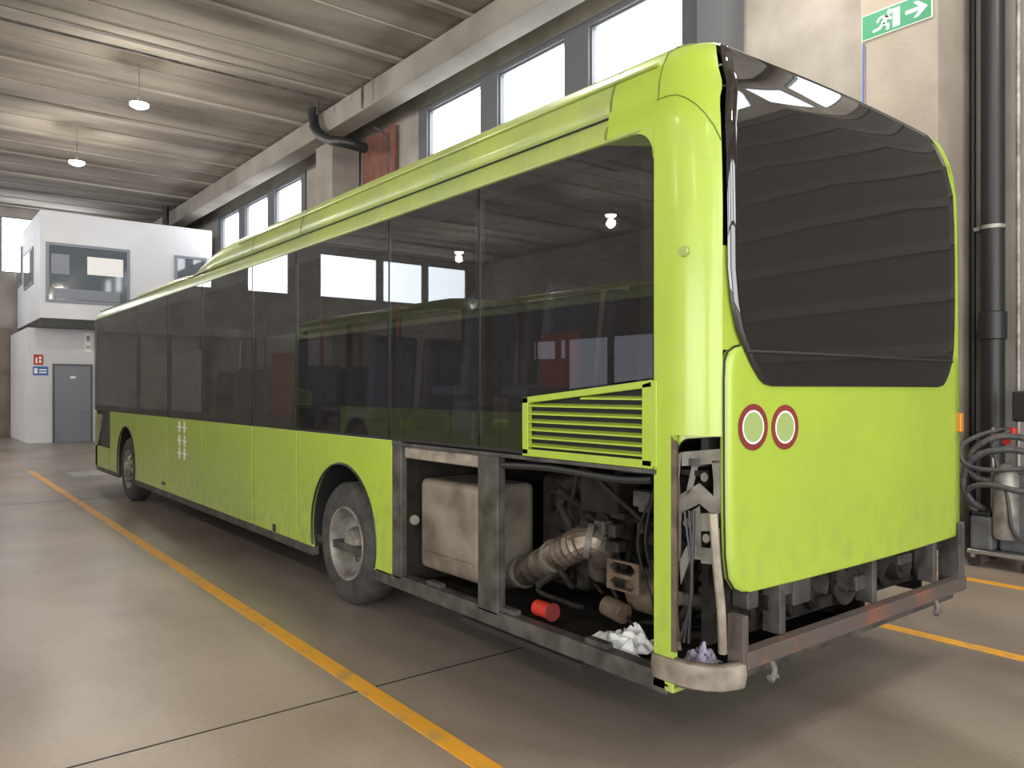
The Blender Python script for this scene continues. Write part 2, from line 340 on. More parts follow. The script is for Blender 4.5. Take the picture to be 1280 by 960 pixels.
# floor markings and joint
tag(MB().pz([(-.80,-8),(-.69,-8),(-.515,16.9),(-.625,16.9)],0,.003).build('floor_line',M['yellow']),'long yellow painted line on the floor left of the bus','floor marking')
tag(MB().box(2.82,2.93,-8,26,0,.003).build('floor_line',M['yellow']),'yellow painted line on the floor just behind the bus at lower right','floor marking')
tag(MB().box(4.82,4.93,-8,26,0,.003).build('floor_line',M['yellow']),'short stretch of yellow floor line in front of the workshop machine','floor marking')
jy=onz(615,820)[1]
j=MB(); j.box(XL,XW,jy-.006,jy+.006,0,.002); j.box(XL,XW,jy+9.8,jy+9.812,0,.002)
struct(j.build('trim_4',M['seam']))
gx,gy=onz(108,592)
tag(MB().box(gx-.3,gx+.3,gy-.5,gy+.5,0,.006).build('drain_cover',M['alu'],bevel=.002),'pale metal cover plate in the floor by the bus front','drain cover')
# ---------------------------------------------------------------- office cabin
yF=CY+28.2; yL=CY+29.3
xa=ony(50,300,yF)[0]; xb=ony(265,300,yF)[0]
zt=ony(50,262,yF)[1]; zb=ony(50,402,yF)[1]
of=thing('office_cabin',((xa+xb)/2,(yF+YB)/2,0),'white two-storey office cabin with dark framed windows at the back of the hall','office')
MB().box(xa,xb,yF,YB-.1,zb+.12,zt).build('upper_cabin',M['offwhite'],of,bevel=.02)
MB().box(xa+.05,xb-.05,yF+.04,YB-.12,zb-.12,zb+.118).build('dark_base_strip',M['black'],of)  # black strip below the upper cabin
xc=ony(34,500,yL)[0]
MB().box(xc,xb-.1,yL,YB-.15,0,zb-.122).build('lower_room',M['offwhite'],of)
def fw_window(px0,px1,py0,py1,y,name='front_window'):
    x0,z1=ony(px0,py0,y); x1,_=ony(px1,py0,y); z0=ony(px0,py1,y)[1]
    t=.09; f=MB().box(x0,x1,y-.05,y-.002,z0,z0+t).box(x0,x1,y-.05,y-.002,z1-t,z1).box(x0,x0+t,y-.05,y-.002,z0+t,z1-t).box(x1-t,x1,y-.05,y-.002,z0+t,z1-t)
    fo=f.build(name,M['doorgrey'],of)
    MB().box(x0+t,x1-t,y-.02,y-.003,z0+t,z1-t).build('pane',M['officeglass'],fo)
    return fo,x0,x1,z0,z1
fo,x0,x1,z0,z1=fw_window(57,162,302,377,yF)
wd_=x1-x0
MB().box(x0+wd_*.48,x1-.2,yF-.024,yF-.021,z0+.95,z1-.35).build('lit_room_patch',M['white'],fo)  # flat white patch painted for the light inside the cabin
MB().box(x0+.15,x0+wd_*.27,yF-.024,yF-.021,z0+.9,z1-.35).build('lit_room_patch',M['doorgrey'],fo)
MB().box(x0+.2,x1-.3,yF-.024,yF-.021,z0+.12,z0+.45).build('desk_edge',M['doorgrey'],fo)
fw_window(218,258,319,392,yF)
for pa,pb in ((20,28),(31,42)):
    ya_=onx(pb,330,xa)[0]; yb_=min(YB-.15,onx(pa,330,xa)[0]); zz1=onx(pb,308,xa)[1]; zz0=onx(pb,355,xa)[1]
    if yb_-ya_<.5: continue
    f=MB().box(xa-.04,xa-.002,ya_,yb_,zz0,zz1).build('side_window',M['doorgrey'],of)
    MB().box(xa-.05,xa-.041,ya_+.1,yb_-.1,zz0+.1,zz1-.1).build('pane',M['officeglass'],f)
dx0,dz=ony(68,457,yL); dx1=ony(113,457,yL)[0]
MB().box(dx0-.06,dx0,yL-.06,yL-.002,0,dz+.06).box(dx1,dx1+.06,yL-.06,yL-.002,0,dz+.06).box(dx0,dx1,yL-.06,yL-.002,dz,dz+.06).build('door_frame',M['winframe'],of)
dl=MB().box(dx0,dx1,yL-.04,yL-.003,0.01,dz).build('door',M['doorgrey'],of)
MB().tube([(dx1-.15,yL-.09,1.05),(dx1-.15,yL-.04,1.05)],.02,8).tube([(dx1-.15,yL-.09,1.05),(dx1-.3,yL-.09,1.05)],.015,8).build('door_handle',M['alu'],dl)
MB().box(dx0+.45,dx1-.45,yL-.046,yL-.041,dz-.42,dz-.34).build('door_plate',M['white'],dl)
def wallsign(px0,px1,py0,py1,m,label,cat,marks):
    x0,z1=ony(px0,py0,yL); x1=ony(px1,py0,yL)[0]; z0=ony(px0,py1,yL)[1]
    t=thing('wall_sign',((x0+x1)/2,yL-.02,z0),label,cat)
    MB().box(x0,x1,yL-.02,yL-.004,z0,z1).build('sign_plate',M[m],t)
    for (a,b,c_,d,mm) in marks:
        MB().box(x0+(x1-x0)*a,x0+(x1-x0)*b,yL-.026,yL-.021,z0+(z1-z0)*c_,z0+(z1-z0)*d).build('sign_mark',M[mm],t)
wallsign(42,54,443,456,'red','small red fire sign on the white cabin wall','sign',[(.2,.38,.15,.7,'white'),(.55,.8,.2,.45,'white'),(.55,.8,.55,.8,'white')])
wallsign(41,60,458,469,'signblue','small blue notice under the red fire sign','sign',[(.08,.3,.2,.8,'white'),(.4,.9,.55,.7,'white'),(.4,.9,.25,.4,'white')])
wallsign(106,114,416,440,'white','white notice on the cabin wall above the grey door','sign',[(.2,.8,.55,.85,'galv'),(.2,.8,.2,.3,'galv')])
# ---------------------------------------------------------------- exit sign on column
XS=5.6
s1,_=onx(1078,22,XS); s0,_=onx(1166,10,XS); zt_=onx(1078,22,XS)[1]; zb_=onx(1078,53,XS)[1]
W=s1-s0; H=zt_-zb_
ex=thing('exit_sign',(XS-.02,(s0+s1)/2,zb_),'green exit sign with running man and arrow on the column','sign')
MB().box(XS-.015,XS-.002,s0,s1,zb_,zt_).build('sign_plate',M['white'],ex)
def SP(u,v): return (s1-u*W, zb_+v*H)
def spoly(name,pts,m,d): MB().px([SP(*p) for p in pts],XS-.016-d,XS-.0155-d+.0003).build(name,M[m],ex)
spoly('sign_field',[(.01,.025),(.99,.025),(.99,.975),(.01,.975)],'signgreen',.001)
spoly('door_symbol',[(.46,.14),(.56,.14),(.56,.86),(.46,.86)],'white',.002)
spoly('arrow_symbol',[(.64,.43),(.83,.43),(.75,.20),(.81,.20),(.94,.5),(.81,.80),(.75,.80),(.83,.57),(.64,.57)],'white',.002)
man=MB()
def limb(p,q,t):
    p=SP(p[0]+.09,p[1]);q=SP(q[0]+.09,q[1]); dx,dz_=q[0]-p[0],q[1]-p[1]; l=math.hypot(dx,dz_); nx,nz=-dz_/l*t,dx/l*t
    man.px([(p[0]+nx,p[1]+nz),(q[0]+nx,q[1]+nz),(q[0]-nx,q[1]-nz),(p[0]-nx,p[1]-nz)],XS-.0195,XS-.019)
limb((.29,.68),(.23,.40),.024); limb((.23,.42),(.31,.30),.015); limb((.31,.31),(.29,.12),.014); limb((.23,.42),(.17,.26),.015); limb((.17,.27),(.08,.24),.014)
limb((.29,.66),(.19,.70),.012); limb((.19,.70),(.14,.54),.011); limb((.29,.66),(.35,.50),.012)
hc=SP(.415,.80); man.px([(hc[0]+.028*math.cos(t*.628),hc[1]+.028*math.sin(t*.628)) for t in range(10)],XS-.0195,XS-.019)
man.build('running_figure',M['white'],ex)
# ================================================================ BUS
CZ=1.65
BW=2.64; HC=BW/2
bus=thing('city_bus',(HC,6.5,0),'lime green city bus with black windows, stripped open engine bay and missing rear bumper','bus')
ZS,ZBELT,ZWT=.30,1.285,2.885
RW,FWY=3.31,10.8
AR=.575
Y=lambda px: onx(px,500,0)[0]
yA=[Y(p) for p in (137,172,210,253,316,371,490)]
def arch(y0,y1,z0,z1,yc,r=AR,zc=.48):
    h=math.sqrt(r*r-(zc-z0)**2); a0=math.asin((z0-zc)/r); pts=[(y0,z0),(yc-h,z0)]
    A0=math.pi-a0; 
    for k in range(1,24): 
        t=A0+(a0-A0)*k/24; pts.append((yc+r*math.cos(t),zc+r*math.sin(t)))
    return pts+[(yc+h,z0),(y1,z0),(y1,z1),(y0,z1)]
def rect(a,b,c_,d): return [(a,c_),(b,c_),(b,d),(a,d)]
for i in range(6):
    ga=.020 if i<5 else .012; gb=.020 if i<4 else .011
    y1_,y0_=yA[i]-ga,yA[i+1]+gb
    if i==0: poly=arch(y0_,y1_,ZS,ZBELT,FWY,.60)
    elif i==5: poly=arch(y0_,y1_,ZS,ZBELT,RW)
    else: poly=rect(y0_,y1_,ZS,ZBELT)
    MB().px(poly,0,.022).build('side_panel',M['green'],bus,bevel=.005)
MB().box(0,.022,yA[0]+.01,13.2,ZS,.66).build('side_panel',M['green'],bus)
MB().box(.05,.09,yA[0]+.01,13.1,.665,ZBELT).build('exposed_inner_panel',M['brown'],bus,label='brown bare panel where the front corner cover is missing')
MB().px([(13.2,.68),(13.0,.68),(12.6,1.2),(13.2,1.24)],.005,.03).build('corner_bracket',M['beige'],bus)
MB().box(.03,.045,yA[6]+.02,RW-.62,ZS,ZWT-1.55).box(.03,.045,RW+.62,FWY-.64,.25,ZBELT).box(.03,.045,FWY+.64,13.1,.25,ZBELT).box(BW-.05,BW-.03,-.05,RW-.65,.3,ZBELT).build('inner_liner',M['seam'],bus)
MB().box(.004,.06,RW+.56,FWY-.58,.225,ZS-.002).box(.004,.06,FWY+.58,13.15,.225,ZS-.002).build('sill_strip',M['frame'],bus)
MB().box(-.004,.02,yA[6],13.15,ZBELT+.002,ZBELT+.016).build('belt_moulding',M['seam'],bus)
for yc,r in ((RW,AR),(FWY,.60)):
    for xs0,xs1 in ((.023,.60),(BW-.6,BW-.023)):
        rows=[[(xx,yc+r*math.cos(t),.48+r*math.sin(t)) for xx in (xs0,xs1)] for t in [math.pi*(-.1+1.2*k/24) for k in range(25)]]
        MB().loft(rows).build('wheel_arch_liner',M['black'],bus,smooth=True)
    MB().tube([(0.0,yc+r*math.cos(t),.48+r*math.sin(t)) for t in [math.pi*(-.09+1.18*k/24) for k in range(25)]],.010,8).build('wheel_arch_trim',M['black'],bus,smooth=True)
# side windows
seams=[117,172,210,253,316,371,487,600]
ys=[Y(p) for p in seams]; ys[0]=13.25
for i in range(7):
    MB().sheet(rect(ys[i+1]+.012,ys[i]-.012,ZBELT+.02,ZWT),-.004).build('side_window',M['glass'],bus)
yl0,zl0=onx(655,497,0); yl1,zl1=onx(815,475,0)
yE=.02
rc=.12
last=[(ys[7]-.012,ZBELT+.02),(yl0+.01,ZBELT+.02),(yl0+.01,zl0+.01),(yE,zl1+.012)]+[(yE+rc-rc*math.cos(t),ZWT-rc+rc*math.sin(t)) for t in [k*math.pi/16 for k in range(9)]]+[(ys[7]-.012,ZWT)]
MB().sheet(last,-.004).build('side_window',M['glass'],bus)
cf=[(yE-.002,ZWT-rc-.02)]+[(yE+rc-rc*math.cos(t),ZWT-rc+rc*math.sin(t)) for t in [k*math.pi/16 for k in range(9)]]+[(yE+rc+.02,ZWT+.005),(yE-.002,ZWT+.005)]
MB().px(cf,-.004,.01).build('window_corner',M['green'],bus)
for p in (371,600):
    MB().box(.001,.06,Y(p)-.05,Y(p)+.05,ZBELT+.02,ZWT).build('window_pillar',M['black'],bus)
for p in (172,210,253,316,487):
    MB().box(.001,.03,Y(p)-.035,Y(p)+.035,ZBELT+.02,ZWT).build('window_seam',M['black'],bus)
MB().box(.001,.05,ys[7],13.2,ZWT-.12,ZWT+.002).box(.001,.05,yE+.05,ys[7],ZWT-.08,ZWT+.002).box(.001,.04,yE-.01,yE+.08,1.7,ZWT-.06).box(.001,.05,yl0,13.2,ZBELT,ZBELT+.09).build('window_surround',M['black'],bus)
for i in (1,2):
    MB().box(.035,.05,ys[i+1]+.06,ys[i]-.06,ZBELT+.092,2.12).build('reflection_sheet',M['palereflect'],bus,label='added pale sheet standing in for the reflection low in the tinted pane')  # pale sheet added behind the glass in place of its grazing reflection
# far side
fp=[(.1,ZS)]
for yc,r in ((RW,.6),(FWY,.62)):
    h=math.sqrt(r*r-.04); a0=math.asin(-.2/r); fp.append((yc-h,ZS))
    for k in range(1,24):
        t=(math.pi-a0)+(2*a0-math.pi)*k/24; fp.append((yc+r*math.cos(t),.5+r*math.sin(t)))
    fp.append((yc+h,ZS))
fp+=[(13.2,ZS),(13.2,ZBELT),(.1,ZBELT)]
MB().px(fp,BW-.022,BW).build('side_panel',M['green'],bus)
for i in range(8):
    y1_=ys[i]; y0_=ys[i+1] if i<7 else .02
    MB().sheet(rect(y0_+.05,y1_-.05,ZBELT+.02,ZWT),BW-.003).build('side_window',M['glass'],bus)
    MB().box(BW-.05,BW-.007,y0_-.07,y0_+.07,ZBELT,ZWT).build('window_pillar',M['black'],bus)
MB().box(BW-.05,BW-.006,0,13.2,ZWT-.25,ZWT).build('window_surround',M['black'],bus)
# roof
base=[(0,2.885),(.004,2.93),(.015,2.98),(.04,3.02),(.07,3.045),(.2,3.09),(.6,3.12),(HC,3.13)]
def full(pr): return pr+[(BW-x,z) for x,z in reversed(pr[:-1])]
def extr(pr,ys_): return [[(x,y,z) for x,z in full(pr)] for y in ys_]
MB().loft(extr(base,(.33,4,8,12,13.0))+[[(x+(.03 if x<HC-.01 else -.03 if x>HC+.01 else 0),13.35,2.885+(z-2.885)*.75) for x,z in full(base)]]).build('roof',M['greenw'],bus,smooth=True)
MB().box(.06,BW-.06,-.2,13.0,2.84,2.865).build('saloon_ceiling',M['frame'],bus)
pod=[(.055,3.035),(.04,3.06),(.045,3.12),(.07,3.20),(.11,3.27),(.18,3.32),(.28,3.36),(.42,3.39),(.6,3.405),(HC,3.415)]
def podrow(y,s): return [(x,y,3.03+(z-3.03)*s) for x,z in full(pod)]
MB().loft([podrow(.33,1),podrow(2,1),podrow(4,1),podrow(5.9,1),podrow(6.3,.98),podrow(6.65,.90),podrow(6.95,.75),podrow(7.2,.52),podrow(7.4,.25),podrow(7.5,.05)]).build('roof_pod',M['greenw'],bus,smooth=True)
def pod2(y,s): return [(x+.12 if x<1.2 else x-.12 if x>1.4 else x,y,3.05+(z-3.03)*s) for x,z in full(pod)]
MB().loft([pod2(7.9,.1),pod2(8.1,.35),pod2(8.6,.5),pod2(10.9,.5),pod2(11.4,.1)]).build('front_roof_pod',M['greeny'],bus,smooth=True)
MB().tube([(.043,y,3.032) for y in (.02,.3,4,8,13)],.006,6).build('roof_seam',M['seam'],bus)
MB().tube([(-.002,y,2.897) for y in (.1,4,8,13.2)],.010,6).build('drip_rail',M['greenw'],bus)
MB().tube([(.068,y,3.215) for y in (.05,2,4,5.9)],.010,6).build('roof_rib',M['greenw'],bus)
for yy in (4.2,5.4):
    MB().loft([[(x-.003 if x<HC else x+.003,yy+dy,z+.003) for x,z in full(pod)] for dy in (0,.012)]).build('pod_seam',M['seam'],bus)
# rear corner
inx=[(2.885,0),(2.93,.004),(2.98,.015),(3.02,.035),(3.06,.04),(3.12,.045),(3.20,.07),(3.27,.11),(3.32,.18),(3.36,.28),(3.39,.42),(3.405,.6)]
off=[(2.6,0),(2.885,.012),(3.02,.03),(3.06,.035),(3.12,.055),(3.20,.085),(3.27,.12),(3.32,.18),(3.36,.26),(3.39,.34),(3.405,.42)]
MB().tube([(interp(inx,z)-.001,.02,z) for z in (3.03,3.06,3.12,3.2,3.27,3.32,3.36,3.39)],.004,6).build('pod_seam',M['greens'],bus)
K=[(0,0),(0,-.07),(.004,-.12),(.015,-.17),(.032,-.215),(.052,-.25),(.075,-.28),(.10,-.30)]
def crow(z,first=True):
    ix,of_=interp(inx,z),interp(off,z); r=[]
    if first: r.append((ix,.35,z))
    for x,y in K: r.append((x+ix,y+of_,z))
    return r
zc=[1.44,1.7,2.0,2.3,2.5,2.7,2.80,2.885,2.93,2.98,3.02,3.06,3.12,3.20,3.27,3.32,3.36,3.39,3.405]
def crw(z,mir):
    r=crow(z)
    if z<2.885: r[0]=(0,yE-.004,z)
    if mir: ix=interp(inx,z); return [(BW-ix-(x-ix)*.8,y,z_) for x,y,z_ in r]
    return r
MB().loft([crw(z,False) for z in zc]).build('rear_corner_panel',M['green'],bus,smooth=True)
MB().loft([crw(z,True) for z in [.6,1.0]+zc]).build('rear_corner_panel',M['green'],bus,smooth=True)
cs=[]
for (x,y),z in zip(K,(3.03,3.03,3.02,2.99,2.95,2.90,2.84,2.77)): cs.append((x+interp(inx,z)-.001,y+interp(off,z)-.001,z))
MB().tube(cs,.003,6).build('corner_seam',M['greens'],bus)
MB().pz([(0,yE-.004),(0,-.07),(.003,-.10),(.03,-.10),(.03,yE-.004)],.27,1.44).build('corner_post',M['green'],bus)
RX0,RX1=.10,BW-.08; RC=(RX0+RX1)/2
def rp(x,z,o=0):
    ix=interp(inx,z); hw=(RX1-RX0)/2-ix; u=max(-1,min(1,(x-RC)/hw)); return (x,-.30-.035*(1-u*u)+interp(off,z)-o,z)
def rgrid(rows,o,n=20): return [[rp(xl+(xr-xl)*k/n,z,o) for k in range(n+1)] for z,xl,xr in rows]
rr=[]
for z in (3.27,3.32,3.36,3.39,3.405): ix=interp(inx,z); rr.append([rp(RX0+ix+(RX1-RX0-2*ix)*k/20,z) for k in range(21)])
rr.append([(.7+(BW-1.4)*k/20,.34,3.415) for k in range(21)])
MB().loft(rr).build('rear_roof_edge',M['green'],bus,smooth=True)
# rear glass
gr=[(1.665,.44,2.20),(1.675,.38,2.27),(1.70,.34,2.315),(1.76,.285,2.375),(1.83,.235,2.42),(1.92,.18,2.445),(2.05,.14,2.455),(2.2,.12,2.46)]
for z in (2.45,2.7,2.885,3.02,3.06,3.12,3.20,3.24,3.27,3.295): ix=interp(inx,z); gr.append((z,.116+ix,2.46-ix*.9))
MB().loft(rgrid(gr,.012,28)).build('rear_window',M['glassr'],bus,smooth=True,solid=.004)
MB().tube([rp(.245+2.16*k/30,1.825,.018) for k in range(31)],.008,8).build('rear_window_moulding',M['black'],bus,smooth=True)
# tailgate
tg=[(.715,.27,2.49),(.722,.22,2.525),(.745,.17,2.55),(.80,.125,2.56),(.9,.108,2.56),(1.1,.102,2.56),(1.3,.10,2.56),(1.5,.10,2.56),(1.7,.10,2.56),(1.78,.105,2.56),(1.82,.125,2.55),(1.845,.17,2.52),(1.852,.21,2.49)]
MB().loft(rgrid(tg,-.004,28)).build('tailgate',M['green'],bus,smooth=True,solid=.02)
MB().tube([rp(xl,z,.006) for z,xl,xr in tg],.005,6).build('tailgate_seam',M['seam'],bus)
MB().loft([[rp(.10+.2*k/6,z,-.004) for k in range(7)] for z in (1.83,2.0,2.3)]).build('rear_quarter',M['green'],bus,smooth=True)
MB().loft([[rp(RX1-.2*k/6,z,-.002) for k in range(7)] for z in (1.83,2.0,2.3,2.7,2.885,3.02,3.12,3.2,3.27)]).build('rear_quarter',M['green'],bus,smooth=True)
# ring decals
for p,yp in ((943,-.325),(984,-.34)):
    xx,zz=ony(p,534,yp)
    ring=lambda ra,rb,o:[[rp(xx+r*math.cos(t),zz+r*math.sin(t),o) for r in (ra,rb)] for t in [2*math.pi*k/36 for k in range(37)]]
    rd=MB().loft(ring(.080,.108,.0095)).build('ring_decal',M['redb'],bus,label='dark red ring decal on the tailgate')
    MB().loft(ring(.070,.079,.0095)).build('decal_inner_ring',M['white'],rd)
    MB().loft(ring(.001,.069,.0093)).build('decal_centre',M['palegreen'],rd)
MB().box(2.52,2.565,-.33,-.29,1.38,1.5).build('marker_reflector',M['amber'],bus,bevel=.005)
# louvre
MB().box(.03,.05,yE,yl0,ZBELT,1.66).build('louvre_backing',M['seam'],bus)
fr=MB(); L0,L1=yl0,yE
zl=lambda y: zl0+(zl1-zl0)*(yl0-y)/(yl0-yl1)
fr.px([(L0,ZBELT),(L0,zl(L0)),(L0-.05,zl(L0-.05)),(L0-.05,ZBELT)],-.014,.02)
fr.px([(L0,zl(L0)),(L1,zl(L1)),(L1,zl(L1)-.035),(L0,zl(L0)-.035)],-.014,.02)
fr.px([(L1+.06,ZBELT),(L1+.06,zl(L1)-.02),(L1-.03,zl(L1)),(L1-.03,ZBELT)],-.014,.02)
fr.box(-.014,.02,L1,L0,ZBELT-.01,ZBELT+.03)
fr.build('louvre_frame',M['green'],bus,bevel=.003)
for k in range(7):
    z=1.335+k*.045
    left=L0-.05 if z<zl(L0)-.04 else L0-.05-(z-(zl(L0)-.04))/(zl1-zl0)*(yl0-yl1)
    if left<L1+.2: break
    MB().prism([(-.012,z),(-.006,z-.004),(.03,z+.010),(.024,z+.014)],lambda u,v,w:(u,w,v),L1+.06,left).prism([(-.012,z-.006),(-.008,z-.006),(-.008,z+.003),(-.012,z+.003)],lambda u,v,w:(u,w,v),L1+.06,left).build('louvre_slat',M['green'],bus)
# front end
def frow(z,mx=0): 
    pts=[(0,13.0),(0,13.15),(.03,13.3),(.12,13.42),(.3,13.48),(HC,13.52)]
    return [(x,y-mx,z) for x,y in pts]+[(BW-x,y-mx,z) for x,y in reversed(pts[:-1])]
MB().loft([frow(.25),frow(.6),frow(1.28,.0)]).build('front_mask',M['green'],bus,smooth=True)
MB().loft([frow(1.285,.0),frow(2.0,.03),frow(2.885,.12)]).build('windscreen',M['glass'],bus,smooth=True)
# interior
MB().box(.05,2.55,2.6,13.0,.34,.40).box(.05,2.55,-.2,2.62,1.30,1.335).build('saloon_floor',M['frame'],bus)
MB().box(.1,2.5,-.22,-.18,1.33,2.83).build('rear_bulkhead',M['black'],bus)
def seat(x,y,z):
    s=MB().box(x,x+.42,y,y+.42,z+.40,z+.48).box(x+.1,x+.32,y+.1,y+.3,z,z+.40).build('seat',M['seat'],bus,bevel=.03)
    MB().prism([(y-.02,z+.45),(y+.07,z+.45),(y-.02,z+1.08),(y-.10,z+1.08)],lambda u,v,w:(w,u,v),x,x+.42).build('backrest',M['seat'],s,bevel=.035)
for (y,z) in ((.25,1.2),(1.05,1.2),(1.85,1.2),(3.2,1.0),(4.6,.80),(5.5,.80),(6.4,.80),(8.6,.8)):
    for x in (.18,.68): seat(x,y,z)
for y in (4.4,6.2,8.0): MB().tube([(1.15,y,.4),(1.15,y,2.84)],.018,8).build('grab_pole',M['red'],bus)
q0=onx(724,414,.12); q1=onx(676,486,.12)
MB().box(.11,.14,q0[0],q1[0],1.40,q0[1]).build('red_partition',M['redb'],bus,bevel=.01,label='red panel inside the rear of the bus behind the glass')
q0=onx(366,440,.12); q1=onx(341,440,.12)
MB().box(.11,.14,q0[0],q1[0],ZBELT+.1,q0[1]).build('red_partition',M['redb'],bus,bevel=.01,label='red panel inside the middle of the bus behind the glass')
# engine bay frame
yp0=yA[6]
MB().box(0,.05,yp0-.13,yp0-.005,.30,ZBELT).build('bay_post',M['frame'],bus,bevel=.006)
y5,y6=onx(622,600,0)[0],onx(597,600,0)[0]
MB().box(.0,.06,y5,y6,.30,1.25).build('bay_post',M['frame'],bus,bevel=.006)
MB().box(-.004,.05,yE-.02,yp0,ZBELT-.035,ZBELT-.012).build('bay_top_rail',M['frame'],bus,bevel=.003)
MB().box(.02,.09,y6+.01,yp0-.14,1.165,1.245).build('insulation_strip',M['beige'],bus,bevel=.012)
MB().tube(spline([(.03,y5-.02,1.20),(.03,.8,1.215),(.03,.3,1.20),(.04,.06,1.215)]),.02,8).build('pipe_rail',M['pipe'],bus,smooth=True)
MB().box(.0,.09,-.06,RW-.56,.225,.325).build('bay_sill',M['frame'],bus,bevel=.01)
MB().box(-.02,0.12,.5,1.6,.19,.224).build('sill_underplate',M['black'],bus)
for y in (.35,1.1,1.9): MB().box(.02,.07,y,y+.16,.325,.355).build('sill_bracket',M['frame'],bus,bevel=.004)
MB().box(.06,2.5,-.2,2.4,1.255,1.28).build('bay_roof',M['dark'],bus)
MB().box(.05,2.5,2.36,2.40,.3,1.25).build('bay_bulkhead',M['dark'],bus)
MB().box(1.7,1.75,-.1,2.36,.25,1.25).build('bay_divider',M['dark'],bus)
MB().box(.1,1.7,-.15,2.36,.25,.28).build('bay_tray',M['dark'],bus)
tk=MB().box(.13,.60,1.60,2.33,.385,1.02).build('coolant_tank',M['tank'],bus,bevel=.045)
MB().tube([(.09,2.33,.72),(.12,2.40,.72)],.035,12).build('tank_outlet',M['tank'],tk,smooth=True)
MB().box(.118,.13,1.66,2.27,.50,.515).build('tank_strap',M['tank'],tk)
mb=MB().box(.55,1.1,1.05,1.50,.38,1.10).build('muffler_box',M['engine'],bus,bevel=.06)
for (y,z,r) in ((1.30,.93,.08),(1.25,.62,.13)): MB().lathe([(r*.95,0.02),(r,-.05),(r*.7,-.055),(r*.65,.01),(0,.012)],(.55,y,z),'x',24).build('muffler_port',M['engine'],mb,smooth=True)
ep=spline([P(628,722,.50),P(655,716,.42),P(690,697,.34),P(715,684,.26),P(737,676,.28),P(752,688,.36),P(752,712,.5)],8)
rad=[.088+.008*(k%2) if 8<k<31 else .082 for k in range(len(ep))]
MB().tube(ep,rad,18).build('exhaust_flex_pipe',M['flex'],bus,smooth=False)
for k in (8,17,32): 
    p=ep[min(k,len(ep)-2)]; q=ep[min(k,len(ep)-2)+1]; d=(q-p).normalized()*.018
    MB().tube([p-d,p+d],.102,18).build('pipe_clamp',M['brk'],bus,smooth=True)
# engine
en=MB().box(.65,1.6,.0,1.04,.42,1.0).build('engine_block',M['engine'],bus,bevel=.04)
MB().box(.72,1.5,.1,1.0,1.0,1.16).build('rocker_cover',M['dark'],en,bevel=.04)
for k in range(5): MB().box(.61,.66,.08+k*.19,.16+k*.19,.5,.95).build('engine_rib',M['engine'],en,bevel=.01)
for k in range(4): MB().tube(spline([(.62,.15+k*.22,.9),(.5,.17+k*.22,.93),(.46,.2+k*.22,.8)],5),.04,10).build('manifold_runner',M['dark'],en,smooth=True)
for (y,z,r) in ((.20,.80,.07),(.75,1.08,.06),(.95,.82,.08)): MB().lathe([(0,-.05),(r*.5,-.055),(r*.6,-.02),(r,-.03),(r,.05),(0,.05)],(.5,y,z),'x',20).build('accessory_pulley',M['engine'],en,smooth=True)
MB().box(.3,.5,.55,.85,.95,1.15).build('control_box',M['dark'],en,bevel=.02)
MB().lathe([(.0,-.10),(.09,-.10),(.12,-.06),(.12,.06),(.09,.1),(0,.1)],(.42,.42,.55),'y',24).build('turbocharger',M['brass'],bus,smooth=True)
MB().tube(spline([(.42,.52,.58),(.40,.66,.60),(.44,.72,.72)]),.05,12).build('turbo_inlet',M['engine'],bus,smooth=True)
MB().tube([(.27,.60,.46),(.27,.46,.44)],.055,16).build('oil_filter',M['brass'],bus,smooth=True)
def holed(y0,y1,z0,z1,x0,x1,nh,fn=None,t=.022,q=.03):
    mb_=MB(); f=fn or (lambda u,v,w:(w,u,v)); dz=(z1-z0)/nh
    mb_.prism(rect(y0,y0+t,z0,z1),f,x0,x1); mb_.prism(rect(y1-t,y1,z0,z1),f,x0,x1)
    for k in range(nh+1):
        zz=z0+k*dz; mb_.prism(rect(y0+t,y1-t,max(z0,zz-t/2),min(z1,zz+t/2)),f,x0,x1)
    for k in range(nh):
        for (sy,sz) in ((1,1),(1,-1),(-1,1),(-1,-1)):
            cy_=y0+t if sy>0 else y1-t; cz_=z0+k*dz+t/2 if sz>0 else z0+(k+1)*dz-t/2
            mb_.prism([(cy_,cz_),(cy_+sy*q,cz_),(cy_,cz_+sz*q)],f,x0,x1)
    return mb_
y0_,z0_=onx(800,745,.25); y1_,z1_=onx(760,697,.25)
holed(y0_,y1_,z0_,z1_,.24,.26,2).build('holed_bracket',M['brass'],bus)
random.seed(11)
for k in range(20):
    y=random.uniform(.05,1.2); z=random.uniform(.50,1.15); x=random.uniform(.3,.6)
    pts=[(x,y,z)]
    for j in range(3): 
        x=min(.65,max(.28,x+random.uniform(-.2,.2))); y=min(1.2,max(0.03,y+random.uniform(-.3,.3))); z=min(1.2,max(.40,z+random.uniform(-.3,.25))); pts.append((x,y,z))
    MB().tube(spline(pts,6),random.choice((.008,.011,.014,.02,.026)),8).build('hose',M[random.choice(('hoseb','hoseb','dark','hoseb'))],bus,smooth=True)
for k in range(2):
    MB().tube(spline([(.12+.03*k,.1+.02*k,1.2),(.10,.16+.05*k,.9),(.12,.08+.05*k,.6),(.2,.15,.35)],6),.007,6).build('hose',M['hoseb'],bus,smooth=True)
for k in range(9):
    y=random.uniform(.1,1.1); z=random.uniform(.32,1.1)
    MB().box(.30,.38,y,y+random.uniform(.04,.12),z,z+random.uniform(.03,.09)).build('small_fitting',M[random.choice(('engine','engine','frame','dark'))],bus,bevel=.008)
MB().tube([(.22,.05,.62),(.6,-.06,.55),(1.2,-.10,.55)],.035,12).build('cross_pipe',M['brk'],bus,smooth=True)
